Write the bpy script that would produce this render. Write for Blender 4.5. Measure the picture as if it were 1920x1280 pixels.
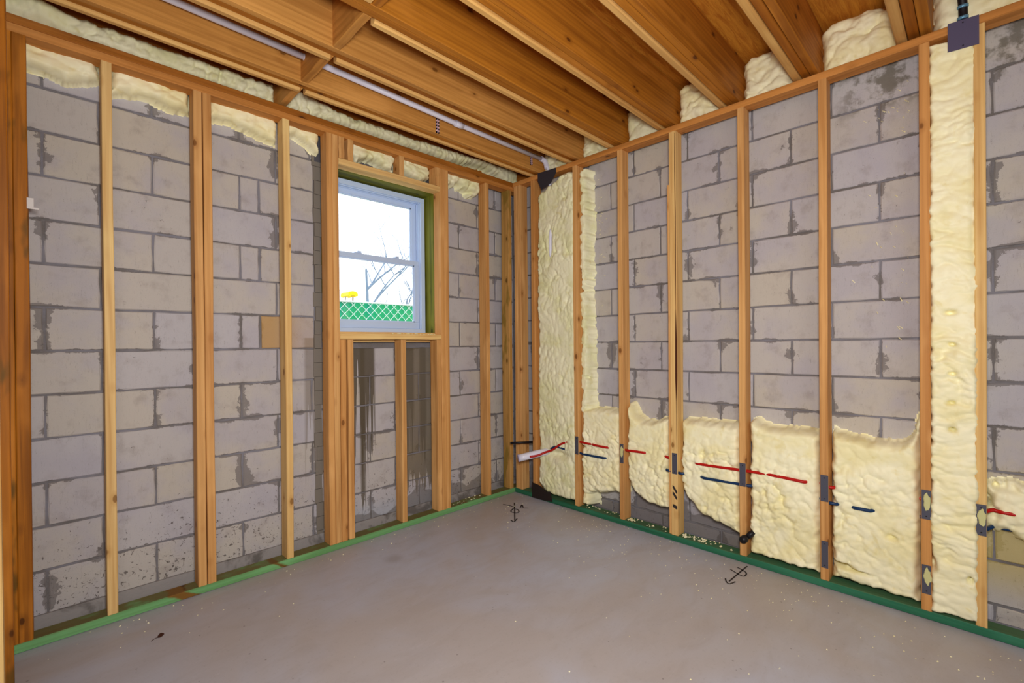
import bpy, math, random
import numpy as np
from mathutils import Matrix, Vector
from math import radians as R

for o in list(bpy.data.objects): bpy.data.objects.remove(o, do_unlink=True)
S = bpy.context.scene
COL = S.collection

# ------------------------------------------------------------------ camera
CAMH = 1.275
yaw, pitch, roll = R(45.23), R(-0.25), R(0.5)
F = Vector((math.cos(yaw)*math.cos(pitch), math.sin(yaw)*math.cos(pitch), math.sin(pitch)))
RT = F.cross(Vector((0, 0, 1))).normalized(); UP = RT.cross(F)
R2 = math.cos(roll)*RT - math.sin(roll)*UP; U2 = math.sin(roll)*RT + math.cos(roll)*UP
cd = bpy.data.cameras.new('camera'); cam = bpy.data.objects.new('camera', cd); COL.objects.link(cam)
M = Matrix((R2, U2, -F)).transposed().to_4x4(); M.translation = (0, 0, CAMH); cam.matrix_world = M
cd.sensor_width = 36; cd.sensor_fit = 'HORIZONTAL'; cd.lens = 869/1920*36; cd.shift_y = 10/1920
cd.clip_start = 0.02; cd.clip_end = 200
S.camera = cam

# ------------------------------------------------------------------ light, sky, exposure
S.view_settings.view_transform = 'Standard'; S.view_settings.look = 'None'
S.view_settings.exposure = 0.3; S.view_settings.gamma = 1.0; S.view_settings.use_curve_mapping = False
w = bpy.data.worlds.new('overcast_sky'); S.world = w; w.use_nodes = True
bg = w.node_tree.nodes['Background']; bg.inputs[0].default_value = (0.93, 0.97, 1, 1); bg.inputs[1].default_value = 2.2
def area(name, loc, target, size, power, color):
    l = bpy.data.lights.new(name, 'AREA'); l.shape = 'SQUARE'; l.size = size; l.energy = power; l.color = color
    o = bpy.data.objects.new(name, l); COL.objects.link(o); o.location = loc
    o.rotation_euler = (Vector(target)-Vector(loc)).to_track_quat('-Z', 'Y').to_euler(); return o
area('flash_light', (0.12, 0.0, 1.56), (1.9, 1.8, 1.45), 0.35, 47, (1, 0.975, 0.955))
area('basement_fill_light', (-0.2, -1.5, 2.1), (1.4, 1.2, 1.3), 2.0, 24, (1, 0.965, 0.93))  # unseen fill lamp added behind the camera, no actual fixture

# ------------------------------------------------------------------ node helpers
def mat(name):
    m = bpy.data.materials.new(name); m.use_nodes = True
    nt = m.node_tree; b = nt.nodes['Principled BSDF']; b.inputs['Roughness'].default_value = .8
    b.inputs['Specular IOR Level'].default_value = .25
    return m, nt, b
def N(nt, t, **k):
    n = nt.nodes.new(t)
    for a, v in k.items(): setattr(n, a, v)
    return n
def L(nt, a, b): nt.links.new(a, b)
def setin(n, i, v, nt):
    if hasattr(v, 'is_output') or isinstance(v, bpy.types.NodeSocket): L(nt, v, n.inputs[i])
    else: n.inputs[i].default_value = v
def math_(nt, op, a, b=0.0, c=0.0, clamp=False):
    n = N(nt, 'ShaderNodeMath', operation=op, use_clamp=clamp)
    setin(n, 0, a, nt); setin(n, 1, b, nt); setin(n, 2, c, nt); return n.outputs[0]
def mix(nt, f, a, b, bt='MIX'):
    n = N(nt, 'ShaderNodeMix', data_type='RGBA', blend_type=bt)
    setin(n, 0, f, nt)
    for i, v in ((6, a), (7, b)):
        if isinstance(v, bpy.types.NodeSocket): L(nt, v, n.inputs[i])
        else: n.inputs[i].default_value = (*v, 1)
    return n.outputs[2]
def ramp(nt, f, lo, hi):
    n = N(nt, 'ShaderNodeMapRange', clamp=True, interpolation_type='SMOOTHSTEP')
    setin(n, 0, f, nt); setin(n, 1, lo, nt); setin(n, 2, hi, nt); return n.outputs[0]
def noise(nt, vec, scale, detail=3, rough=.55, dist=0):
    n = N(nt, 'ShaderNodeTexNoise'); L(nt, vec, n.inputs['Vector'])
    n.inputs['Scale'].default_value = scale; n.inputs['Detail'].default_value = detail
    n.inputs['Roughness'].default_value = rough; n.inputs['Distortion'].default_value = dist; return n.outputs[0]
def vmul(nt, v, s):
    n = N(nt, 'ShaderNodeVectorMath', operation='MULTIPLY'); L(nt, v, n.inputs[0]); n.inputs[1].default_value = s; return n.outputs[0]
def vadd(nt, a, b):
    n = N(nt, 'ShaderNodeVectorMath', operation='ADD'); L(nt, a, n.inputs[0]); L(nt, b, n.inputs[1]); return n.outputs[0]
def bump(nt, b, h, dist=.004, st=.6):
    n = N(nt, 'ShaderNodeBump'); n.inputs['Distance'].default_value = dist; n.inputs['Strength'].default_value = st
    L(nt, h, n.inputs['Height']); L(nt, n.outputs[0], b.inputs['Normal'])
def srgb(*c):
    return tuple(((x/255)/12.92 if x/255 <= .04045 else ((x/255+.055)/1.055)**2.4) for x in c)
def plain(name, c, rough=.6, metal=0, spec=.3):
    m, nt, b = mat(name); b.inputs['Base Color'].default_value = (*srgb(*c), 1)
    b.inputs['Roughness'].default_value = rough; b.inputs['Metallic'].default_value = metal; b.inputs['Specular IOR Level'].default_value = spec
    return m

# ------------------------------------------------------------------ materials
def wood(name, ca, cb, dark, knot=True, contrast=.55, stain=None):
    m, nt, b = mat(name)
    tc = N(nt, 'ShaderNodeTexCoord'); oi = N(nt, 'ShaderNodeObjectInfo')
    off = N(nt, 'ShaderNodeCombineXYZ')
    L(nt, math_(nt, 'MULTIPLY', oi.outputs['Random'], 37.), off.inputs[0]); L(nt, math_(nt, 'MULTIPLY', oi.outputs['Random'], 61.), off.inputs[1])
    L(nt, math_(nt, 'MULTIPLY', oi.outputs['Random'], 91.), off.inputs[2])
    p = vadd(nt, tc.outputs['Object'], off.outputs[0])
    fine = noise(nt, vmul(nt, p, (1, 1, .02)), 190, 3, .6)
    wide = noise(nt, vmul(nt, p, (1, 1, .035)), 26, 3, .6, .4)
    blot = noise(nt, vmul(nt, p, (1, 1, .25)), 7, 3, .6)
    wv = N(nt, 'ShaderNodeTexWave', wave_type='RINGS', rings_direction='Z'); L(nt, vmul(nt, p, (1, 1, .06)), wv.inputs[0])
    wv.inputs['Scale'].default_value = 16; wv.inputs['Distortion'].default_value = 3.5; wv.inputs['Detail'].default_value = 2; wv.inputs['Detail Scale'].default_value = 1.2
    base = mix(nt, oi.outputs['Random'], ca, cb)
    c = mix(nt, math_(nt, 'MULTIPLY', ramp(nt, wv.outputs[1], .3, 1.), contrast*.34), base, dark)
    c = mix(nt, math_(nt, 'MULTIPLY', ramp(nt, wide, .42, .66), contrast*.8), c, dark)
    c = mix(nt, math_(nt, 'MULTIPLY', ramp(nt, fine, .5, .8), contrast*.5), c, dark)
    lt = tuple(min(1, x*1.35+.02) for x in ca)
    c = mix(nt, math_(nt, 'MULTIPLY', ramp(nt, blot, .5, .75), .45), c, lt)
    if knot:
        v = N(nt, 'ShaderNodeTexVoronoi'); L(nt, vmul(nt, p, (1, 1, .55)), v.inputs['Vector']); v.inputs['Scale'].default_value = 8.5
        d = math_(nt, 'ADD', v.outputs['Distance'], math_(nt, 'MULTIPLY', fine, .03))
        k = math_(nt, 'SUBTRACT', 1., ramp(nt, d, .085, .12))
        c = mix(nt, math_(nt, 'MULTIPLY', k, .85), c, tuple(x*.32 for x in dark))
        halo = math_(nt, 'SUBTRACT', 1., ramp(nt, d, .11, .24))
        c = mix(nt, math_(nt, 'MULTIPLY', halo, .35), c, dark)
    if stain:
        s = noise(nt, vmul(nt, p, (1, 1, .3)), 5, 4, .65)
        c = mix(nt, math_(nt, 'MULTIPLY', ramp(nt, s, stain[1], stain[1]+.08), .9), c, stain[0])
    L(nt, c, b.inputs['Base Color']); b.inputs['Roughness'].default_value = .62
    bump(nt, b, fine, .001, .35)
    return m
W_STUD = wood('stud_lumber', srgb(222, 172, 108), srgb(210, 150, 84), srgb(160, 98, 40))
W_PALE = wood('pale_lumber', srgb(234, 196, 130), srgb(226, 184, 114), srgb(182, 126, 60))
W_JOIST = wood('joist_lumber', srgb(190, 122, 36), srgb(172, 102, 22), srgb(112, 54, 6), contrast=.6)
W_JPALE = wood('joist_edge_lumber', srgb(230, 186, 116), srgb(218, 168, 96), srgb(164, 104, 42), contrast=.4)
W_JTAN = wood('joist_tan_lumber', srgb(212, 154, 80), srgb(204, 140, 64), srgb(152, 94, 34), contrast=.6)
W_PLATE = wood('top_plate_lumber', srgb(214, 150, 80), srgb(200, 132, 62), srgb(142, 84, 28))
W_DARK = wood('old_dark_post_lumber', srgb(206, 130, 34), srgb(176, 104, 22), srgb(100, 52, 8), contrast=.7, stain=(srgb(104, 74, 22), .55))
W_RIM = wood('rim_lumber', srgb(178, 112, 36), srgb(160, 94, 26), srgb(100, 50, 8))
W_GREENL = wood('treated_light_green_lumber', srgb(116, 172, 112), srgb(106, 160, 100), srgb(84, 122, 60), knot=False, contrast=.5, stain=(srgb(120, 88, 34), .68))
def grime(m, dirt, f, patches=()):
    nt = m.node_tree; b = nt.nodes['Principled BSDF']; old = b.inputs['Base Color'].links[0].from_socket
    g = N(nt, 'ShaderNodeNewGeometry'); sp = N(nt, 'ShaderNodeSeparateXYZ'); L(nt, g.outputs['True Normal'], sp.inputs[0])
    n1 = noise(nt, g.outputs['Position'], 8, 4)
    k = math_(nt, 'MULTIPLY', ramp(nt, sp.outputs[2], .6, .9), math_(nt, 'MULTIPLY', ramp(nt, n1, .2, .5), f))
    c = mix(nt, k, old, dirt)
    ps = N(nt, 'ShaderNodeSeparateXYZ'); L(nt, g.outputs['Position'], ps.inputs[0])
    for (u, wd, col) in patches:
        d = math_(nt, 'ABSOLUTE', math_(nt, 'SUBTRACT', math_(nt, 'ADD', ps.outputs[0], math_(nt, 'MULTIPLY', ps.outputs[2], 1.5)), u))
        c = mix(nt, math_(nt, 'SUBTRACT', 1., ramp(nt, math_(nt, 'ADD', d, math_(nt, 'MULTIPLY', n1, .09)), wd+.03, wd+.05)), c, col)
    L(nt, c, b.inputs['Base Color'])
W_GREENR = wood('treated_deep_green_lumber', srgb(54, 124, 92), srgb(46, 112, 82), srgb(18, 66, 42), knot=False, contrast=.6, stain=(srgb(84, 96, 44), .66))
grime(W_GREENR, srgb(92, 112, 74), .55)
grime(W_GREENL, srgb(112, 96, 52), .9, [(.50, .045, srgb(126, 88, 34)), (.53, .012, srgb(70, 40, 12)), (.95, .016, srgb(112, 84, 34))])
W_BUCK = wood('olive_treated_lumber', srgb(132, 132, 30), srgb(120, 120, 26), srgb(56, 62, 8), contrast=.8)

def ply():
    m, nt, b = mat('subfloor_plywood'); tc = N(nt, 'ShaderNodeTexCoord'); p = tc.outputs['Object']
    g = noise(nt, vmul(nt, p, (.5, 5, 1)), 9, 5, .65, 1.2); g2 = noise(nt, vmul(nt, p, (1, 9, 1)), 30, 3)
    c = mix(nt, ramp(nt, g, .35, .7), srgb(206, 138, 44), srgb(172, 100, 22))
    c = mix(nt, math_(nt, 'MULTIPLY', ramp(nt, g2, .6, .75), .6), c, srgb(90, 42, 10))
    L(nt, c, b.inputs['Base Color']); bump(nt, b, g, .003); return m
M_PLY = ply()

BK = {}
def block_mat(side):
    # side 'x': wall runs along X (window wall); 'y': wall runs along Y
    m, nt, b = mat('concrete_block_'+side); tc = N(nt, 'ShaderNodeTexCoord'); geo = N(nt, 'ShaderNodeNewGeometry'); oi = N(nt, 'ShaderNodeObjectInfo')
    P = geo.outputs['Position']; sp = N(nt, 'ShaderNodeSeparateXYZ'); L(nt, P, sp.inputs[0])
    U = sp.outputs[0 if side == 'x' else 1]; Z = sp.outputs[2]
    so = N(nt, 'ShaderNodeSeparateXYZ'); L(nt, tc.outputs['Generated'], so.inputs[0])
    big = noise(nt, P, 3.1, 4, .6); mid = noise(nt, P, 11, 4, .6); fine = noise(nt, P, 130, 3, .7); gr = noise(nt, P, 420, 2, .7)
    c = mix(nt, oi.outputs['Random'], srgb(184, 181, 185), srgb(190, 182, 168))
    c = mix(nt, math_(nt, 'MULTIPLY', ramp(nt, big, .4, .65), .6), c, srgb(172, 168, 180))
    c = mix(nt, math_(nt, 'MULTIPLY', ramp(nt, mid, .5, .75), .35), c, srgb(132, 118, 112))
    c = mix(nt, math_(nt, 'MULTIPLY', ramp(nt, gr, .35, .75), .16), c, srgb(210, 200, 200))
    # pits and scuffs, more of them low down
    pn = noise(nt, P, 62, 2, .6, 1.)
    low = math_(nt, 'SUBTRACT', 1., ramp(nt, Z, .1, .75))
    thr = math_(nt, 'SUBTRACT', .775, math_(nt, 'ADD', math_(nt, 'MULTIPLY', low, .135 if side == 'x' else .07), math_(nt, 'MULTIPLY', ramp(nt, mid, .42, .66), .055)))
    pit = ramp(nt, pn, thr, math_(nt, 'ADD', thr, .02))
    c = mix(nt, math_(nt, 'MULTIPLY', pit, .75), c, srgb(72, 62, 58))
    # mortar smeared over the joints
    def edge(s): return math_(nt, 'MINIMUM', s, math_(nt, 'SUBTRACT', 1., s))
    eu = math_(nt, 'MULTIPLY', edge(so.outputs[0]), .39); ez = math_(nt, 'MULTIPLY', edge(so.outputs[2]), .19)
    en = noise(nt, P, 24, 5, .72); e2 = noise(nt, P, 5.5, 2, .5)
    e = math_(nt, 'MINIMUM', math_(nt, 'MULTIPLY', eu, .6), math_(nt, 'MULTIPLY', ez, 1.6))
    w_ = math_(nt, 'ADD', .0015, math_(nt, 'MULTIPLY', math_(nt, 'SUBTRACT', math_(nt, 'ADD', math_(nt, 'MULTIPLY', en, .55), e2), .80), .12))
    sm = math_(nt, 'LESS_THAN', e, w_)
    c = mix(nt, math_(nt, 'MULTIPLY', sm, .75), c, srgb(116, 110, 108))
    # isolated smears
    s2 = noise(nt, vmul(nt, P, (1, 1, .7)), 7.3, 5, .7, .8)
    c = mix(nt, math_(nt, 'MULTIPLY', ramp(nt, s2, .685, .73), .55), c, srgb(112, 102, 96))
    # scratches
    s3 = noise(nt, vmul(nt, P, (9, 9, 1.6) if side == 'x' else (9, 9, 1.3)), 9, 2, .5, 2.)
    c = mix(nt, math_(nt, 'MULTIPLY', math_(nt, 'COMPARE', s3, .635, .006), .45), c, srgb(110, 100, 96))
    if side == 'x':
        # water runs under the window: dark drips with ragged lower ends
        cu = N(nt, 'ShaderNodeCombineXYZ'); L(nt, U, cu.inputs[0])
        n1 = noise(nt, cu.outputs[0], 16, 4, .75); n2 = noise(nt, cu.outputs[0], 70, 1)
        def run(u0, u1, zl, zh, col, f):
            inr = math_(nt, 'MULTIPLY', ramp(nt, U, u0-.012, u0+.012), math_(nt, 'SUBTRACT', 1., ramp(nt, U, u1-.012, u1+.012)))
            lim = math_(nt, 'ADD', zl, math_(nt, 'MULTIPLY', ramp(nt, n1, .38, .62), zh-zl))
            lim = math_(nt, 'ADD', lim, math_(nt, 'MULTIPLY', math_(nt, 'SUBTRACT', n2, .5), .25))
            top = math_(nt, 'MULTIPLY', math_(nt, 'GREATER_THAN', Z, lim), math_(nt, 'LESS_THAN', Z, 1.33))
            return mix(nt, math_(nt, 'MULTIPLY', math_(nt, 'MULTIPLY', inr, top), f), c, col)
        c = run(1.40, 1.61, .30, 1.22, srgb(88, 78, 62), .92)
        c = run(1.50, 1.535, .10, .4, srgb(88, 78, 62), .85)
        c = run(1.80, 2.10, .10, .34, srgb(106, 94, 72), .8)
        c = run(1.86, 1.93, .12, .9, srgb(84, 74, 56), .6)
        c = run(1.98, 2.04, .12, .8, srgb(84, 74, 56), .55)
        c = run(1.13, 1.24, .3, .9, srgb(126, 114, 100), .6)
        ef = math_(nt, 'MULTIPLY', math_(nt, 'MULTIPLY', ramp(nt, U, 1.2, 1.35), math_(nt, 'SUBTRACT', 1., ramp(nt, math_(nt, 'ADD', Z, math_(nt, 'MULTIPLY', en, .16)), .18, .30))), math_(nt, 'SUBTRACT', 1., ramp(nt, U, 2.05, 2.2)))
        c = mix(nt, math_(nt, 'MULTIPLY', ef, .7), c, srgb(174, 178, 190))
        wt = math_(nt, 'SUBTRACT', 1., ramp(nt, math_(nt, 'ADD', Z, math_(nt, 'MULTIPLY', e2, .5)), .38, .40))
        c = mix(nt, math_(nt, 'MULTIPLY', math_(nt, 'MULTIPLY', wt, ramp(nt, U, 1.2, 1.3)), .6), c, srgb(100, 92, 84))
        # tan block
        tb = math_(nt, 'MULTIPLY', math_(nt, 'MULTIPLY', math_(nt, 'GREATER_THAN', Z, 1.262), math_(nt, 'LESS_THAN', Z, 1.462)), math_(nt, 'MULTIPLY', math_(nt, 'GREATER_THAN', U, .878), math_(nt, 'LESS_THAN', U, 1.2)))
        c = mix(nt, math_(nt, 'MULTIPLY', tb, math_(nt, 'SUBTRACT', .85, math_(nt, 'MULTIPLY', ramp(nt, U, .93, 1.16), .6))), c, srgb(186, 146, 84))
    else:
        wt = math_(nt, 'SUBTRACT', 1., ramp(nt, math_(nt, 'ADD', Z, math_(nt, 'MULTIPLY', e2, .5)), .40, .42))
        c = mix(nt, math_(nt, 'MULTIPLY', math_(nt, 'MULTIPLY', wt, ramp(nt, U, .2, .3)), .65), c, srgb(92, 84, 80))
        # foam overspray low on the last stretch of wall and smear at the top
        a = math_(nt, 'SUBTRACT', 1., ramp(nt, math_(nt, 'ADD', U, math_(nt, 'MULTIPLY', mid, .06)), .0, .05))
        z1 = math_(nt, 'SUBTRACT', 1., ramp(nt, math_(nt, 'ADD', Z, math_(nt, 'MULTIPLY', en, .2)), .66, .86))
        z2 = ramp(nt, Z, .05, .3)
        c = mix(nt, math_(nt, 'MULTIPLY', math_(nt, 'MULTIPLY', a, math_(nt, 'MULTIPLY', z1, z2)), .75), c, srgb(184, 166, 98))
        t = math_(nt, 'MULTIPLY', ramp(nt, Z, 2.42, 2.5), ramp(nt, math_(nt, 'ADD', mid, math_(nt, 'MULTIPLY', en, .4)), .62, .8))
        t = math_(nt, 'MULTIPLY', t, math_(nt, 'SUBTRACT', 1., ramp(nt, U, .4, .6)))
        c = mix(nt, math_(nt, 'MULTIPLY', t, .8), c, srgb(104, 98, 84))
    L(nt, c, b.inputs['Base Color']); b.inputs['Roughness'].default_value = .78
    h = math_(nt, 'ADD', math_(nt, 'MULTIPLY', fine, .5), math_(nt, 'SUBTRACT', math_(nt, 'MULTIPLY', sm, .7), pit))
    bump(nt, b, h, .003, .45)
    return m
BK['x'] = block_mat('x'); BK['y'] = block_mat('y')

def mortar():
    m, nt, b = mat('mortar'); g = N(nt, 'ShaderNodeNewGeometry'); P = g.outputs['Position']
    n1 = noise(nt, P, 4, 4); n2 = noise(nt, P, 120, 3)
    c = mix(nt, ramp(nt, n1, .35, .65), srgb(132, 130, 138), srgb(112, 106, 102))
    c = mix(nt, math_(nt, 'MULTIPLY', ramp(nt, n2, .5, .8), .4), c, srgb(140, 136, 136))
    L(nt, c, b.inputs['Base Color']); bump(nt, b, n2, .004); return m
M_MORTAR = mortar()

def parge():
    m, nt, b = mat('parge_coat'); g = N(nt, 'ShaderNodeNewGeometry'); P = g.outputs['Position']
    n1 = noise(nt, P, 3.3, 5, .6, .5); n2 = noise(nt, P, 90, 3)
    c = mix(nt, ramp(nt, n1, .5, .6), srgb(156, 150, 148), srgb(112, 106, 102))
    L(nt, c, b.inputs['Base Color']); bump(nt, b, n2, .003); return m
M_PARGE = parge()

def floor_mat():
    m, nt, b = mat('troweled_concrete'); g = N(nt, 'ShaderNodeNewGeometry'); P = g.outputs['Position']
    n1 = noise(nt, P, .9, 4, .55, .6); n2 = noise(nt, vmul(nt, P, (1, 2.2, 1)), 3.5, 5, .6, 1.); n3 = noise(nt, P, 60, 3, .6); n4 = noise(nt, vmul(nt, P, (1, 6, 1)), 7, 3, .6, 2)
    c = mix(nt, ramp(nt, n1, .35, .65), srgb(176, 168, 166), srgb(180, 184, 200))
    c = mix(nt, math_(nt, 'MULTIPLY', ramp(nt, n2, .4, .75), .3), c, srgb(160, 148, 142))
    c = mix(nt, math_(nt, 'MULTIPLY', ramp(nt, n4, .62, .76), .16), c, srgb(206, 202, 208))
    c = mix(nt, math_(nt, 'MULTIPLY', ramp(nt, n3, .55, .8), .2), c, srgb(118, 106, 100))
    v = N(nt, 'ShaderNodeTexVoronoi'); L(nt, P, v.inputs['Vector']); v.inputs['Scale'].default_value = 11
    c = mix(nt, math_(nt, 'MULTIPLY', math_(nt, 'LESS_THAN', v.outputs['Distance'], .045), .5), c, srgb(96, 86, 82))
    # two damp patches on the slab
    sp = N(nt, 'ShaderNodeSeparateXYZ'); L(nt, P, sp.inputs[0])
    def patch(x, y, r):
        dx = math_(nt, 'SUBTRACT', sp.outputs[0], x); dy = math_(nt, 'SUBTRACT', sp.outputs[1], y)
        d = math_(nt, 'SQRT', math_(nt, 'ADD', math_(nt, 'MULTIPLY', dx, dx), math_(nt, 'MULTIPLY', dy, dy)))
        return math_(nt, 'SUBTRACT', 1., ramp(nt, math_(nt, 'ADD', d, math_(nt, 'MULTIPLY', n2, .12)), r, r+.07))
    c = mix(nt, math_(nt, 'MULTIPLY', patch(1.44, 2.47, .07), .3), c, srgb(112, 90, 72))
    L(nt, c, b.inputs['Base Color'])
    L(nt, math_(nt, 'ADD', .34, math_(nt, 'MULTIPLY', n2, .3)), b.inputs['Roughness']); b.inputs['Specular IOR Level'].default_value = .5
    bump(nt, b, n3, .0015, .3); return m
M_FLOOR = floor_mat()

def foam_mat(name, ca, cb, cc):
    m, nt, b = mat(name); g = N(nt, 'ShaderNodeNewGeometry'); P = g.outputs['Position']
    n1 = noise(nt, P, 5, 4, .6); n2 = noise(nt, P, 60, 3, .6); n3 = noise(nt, P, 17, 3, .6, .5)
    c = mix(nt, ramp(nt, n1, .38, .66), ca, cb)
    c = mix(nt, math_(nt, 'MULTIPLY', ramp(nt, n3, .56, .74), .45), c, cc)
    L(nt, c, b.inputs['Base Color']); b.inputs['Roughness'].default_value = .5; b.inputs['Specular IOR Level'].default_value = .3
    bump(nt, b, n2, .002, .3); return m
FOAM = foam_mat('spray_foam', srgb(252, 246, 208), srgb(246, 236, 182), srgb(232, 214, 134))
FOAM2 = foam_mat('spray_foam_pale', srgb(244, 240, 204), srgb(232, 230, 178), srgb(220, 208, 130))
M_VINYL = plain('white_vinyl', (196, 216, 246), .3)
M_PVC = plain('white_pvc', (232, 232, 248), .3)
M_RED = plain('red_tubing', (186, 20, 14), .4)
M_BLUE = plain('blue_tubing', (18, 52, 92), .4)
M_STEEL = plain('grey_steel_plate', (84, 84, 96), .5, .2)
M_STEEL2 = plain('purple_grey_steel', (88, 82, 108), .5, .1)
M_BLACK = plain('black_plastic', (26, 22, 26), .45)
M_BLACKM = plain('black_membrane', (40, 30, 28), .7)
M_INK = plain('black_marker', (52, 44, 42), .9)
M_LEAF = plain('dry_leaf', (62, 30, 18), .8)
M_STRAP = plain('pink_strap', (226, 190, 206), .5)
M_BAND = plain('blue_clamp_band', (110, 160, 190), .3, .3)
M_LINTEL = plain('dark_lintel', (86, 84, 90), .8)

# ------------------------------------------------------------------ object helpers
def link(name, me, m=None, parent=None):
    o = bpy.data.objects.new(name, me); COL.objects.link(o)
    if m: me.materials.append(m)
    if parent: o.parent = parent
    return o
def tag(o, label=None, cat=None, group=None, kind=None):
    if label: o['label'] = label
    if cat: o['category'] = cat
    if group: o['group'] = group
    if kind: o['kind'] = kind
    return o
def empty(name, loc=(0, 0, 0)):
    o = bpy.data.objects.new(name, None); o.empty_display_size = .05; COL.objects.link(o); o.location = loc; return o
def mesh(name, v, f):
    me = bpy.data.meshes.new(name); me.from_pydata([tuple(x) for x in v], [], f); me.update(); return me
def box_data(a, b):
    x0, y0, z0 = a; x1, y1, z1 = b
    v = [(x0,y0,z0),(x1,y0,z0),(x1,y1,z0),(x0,y1,z0),(x0,y0,z1),(x1,y0,z1),(x1,y1,z1),(x0,y1,z1)]
    return v, [(0,3,2,1),(4,5,6,7),(0,1,5,4),(1,2,6,5),(2,3,7,6),(3,0,4,7)]
def boxes(name, lst, m, parent=None, bevel=0):
    V, Fc = [], []
    for a, b in lst:
        v, f = box_data(a, b); n = len(V); V += v; Fc += [tuple(i+n for i in q) for q in f]
    # place the origin at the first box's base centre
    a, b = lst[0]; c = np.array([(a[0]+b[0])/2, (a[1]+b[1])/2, a[2]])
    V = [tuple(np.array(x)-c) for x in V]
    o = link(name, mesh(name, V, Fc), m, parent); o.location = c
    if bevel:
        md = o.modifiers.new('edge', 'BEVEL'); md.width = bevel; md.segments = 2; md.limit_method = 'ANGLE'
    return o
rng = random.Random(7)
AX = {2: Matrix.Identity(3), 0: Matrix(((0,0,1),(1,0,0),(0,1,0))), 1: Matrix(((0,1,0),(0,0,1),(1,0,0)))}
def lumber(name, a, b, m, label=None, cat=None, group=None, parent=None, bow=.0015, r=.003, seg=8, roundend=None, bowx=0.0):
    a = np.array(a, float); b = np.array(b, float); d = b-a; ax = int(np.argmax(d)); Lz = d[ax]
    cx, cy = {2: (d[0], d[1]), 0: (d[1], d[2]), 1: (d[2], d[0])}[ax]
    c = (a+b)/2; c[ax] = a[ax]
    hx, hy = cx/2, cy/2
    prof = [(-hx+r,-hy),(hx-r,-hy),(hx,-hy+r),(hx,hy-r),(hx-r,hy),(-hx+r,hy),(-hx,hy-r),(-hx,-hy+r)]
    V = []; ph = rng.random()*6
    for i in range(seg+1):
        t = i/seg; ox = bow*math.sin(ph+t*7)*math.sin(math.pi*t)+bowx*math.sin(math.pi*t); oy = bow*math.cos(ph*2+t*6)*math.sin(math.pi*t)
        j = 1 if 0 < i < seg else 0
        for (x, y) in prof: V.append((x+ox+j*rng.uniform(-.0008,.0008), y+oy+j*rng.uniform(-.0008,.0008), t*Lz))
    Fc = [tuple(range(8))[::-1], tuple(seg*8+k for k in range(8))]
    for i in range(seg):
        for k in range(8):
            k2 = (k+1) % 8; Fc.append((i*8+k, i*8+k2, (i+1)*8+k2, (i+1)*8+k))
    o = link(name, mesh(name, V, Fc), m, parent)
    mw = AX[ax].to_4x4(); mw.translation = c; o.matrix_world = mw
    if label: tag(o, label, cat, group)
    return o
def tube_data(pts, r, n=12, cap=True):
    pts = [Vector(p) for p in pts]; rs = r if isinstance(r, (list, tuple)) else [r]*len(pts)
    V, Fc = [], []; up = None
    for i, p in enumerate(pts):
        t = (pts[min(i+1, len(pts)-1)]-pts[max(i-1, 0)]).normalized()
        if up is None: up = t.orthogonal().normalized()
        up = (up - t*up.dot(t)).normalized(); s = t.cross(up)
        for k in range(n):
            a = 2*math.pi*k/n; V.append(tuple(p+(up*math.cos(a)+s*math.sin(a))*rs[i]))
    for i in range(len(pts)-1):
        for k in range(n):
            k2 = (k+1) % n; Fc.append((i*n+k, i*n+k2, (i+1)*n+k2, (i+1)*n+k))
    if cap: Fc += [tuple(range(n))[::-1], tuple((len(pts)-1)*n+k for k in range(n))]
    return V, Fc
def tube(name, pts, r, m, parent=None, n=12, smooth=True):
    c = Vector(pts[0]); V, Fc = tube_data([Vector(p)-c for p in pts], r, n)
    me = mesh(name, V, Fc)
    if smooth:
        for p in me.polygons: p.use_smooth = len(p.vertices) == 4
    o = link(name, me, m, parent); o.location = c; return o
def smooth_path(pts, k=6):
    pts = [np.array(p, float) for p in pts]; P = [pts[0]]+pts+[pts[-1]]; out = []
    for i in range(1, len(P)-2):
        for j in range(k):
            t = j/k; p0, p1, p2, p3 = P[i-1:i+3]
            out.append(.5*((2*p1)+(-p0+p2)*t+(2*p0-5*p1+4*p2-p3)*t*t+(-p0+3*p1-3*p2+p3)*t**3))
    out.append(pts[-1]); return out

# ------------------------------------------------------------------ spray foam surfaces
def hash2(ix, iy, s):
    h = (ix*374761393 + iy*668265263 + s*974711) & 0xffffffff
    h = ((h ^ (h >> 13))*1274126177) & 0xffffffff
    return ((h ^ (h >> 16)) & 0xffff)/65535.
def worley(x, y, s):
    ix = np.floor(x).astype(np.int64); iy = np.floor(y).astype(np.int64)
    F1 = np.full(x.shape, 9.); F2 = np.full(x.shape, 9.)
    for dx in (-1, 0, 1):
        for dy in (-1, 0, 1):
            cx = ix+dx; cy = iy+dy
            d = np.hypot(cx+hash2(cx, cy, s)-x, cy+hash2(cx, cy, s+7)-y)
            F2 = np.where(d < F1, F1, np.minimum(F2, d)); F1 = np.minimum(F1, d)
    return F1, F2
def vnoise(x, y, s):
    ix = np.floor(x).astype(np.int64); iy = np.floor(y).astype(np.int64); fx = x-ix; fy = y-iy
    fx = fx*fx*(3-2*fx); fy = fy*fy*(3-2*fy)
    a = hash2(ix, iy, s); b = hash2(ix+1, iy, s); c = hash2(ix, iy+1, s); d = hash2(ix+1, iy+1, s)
    return (a*(1-fx)+b*fx)*(1-fy)+(c*(1-fx)+d*fx)*fy
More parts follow.
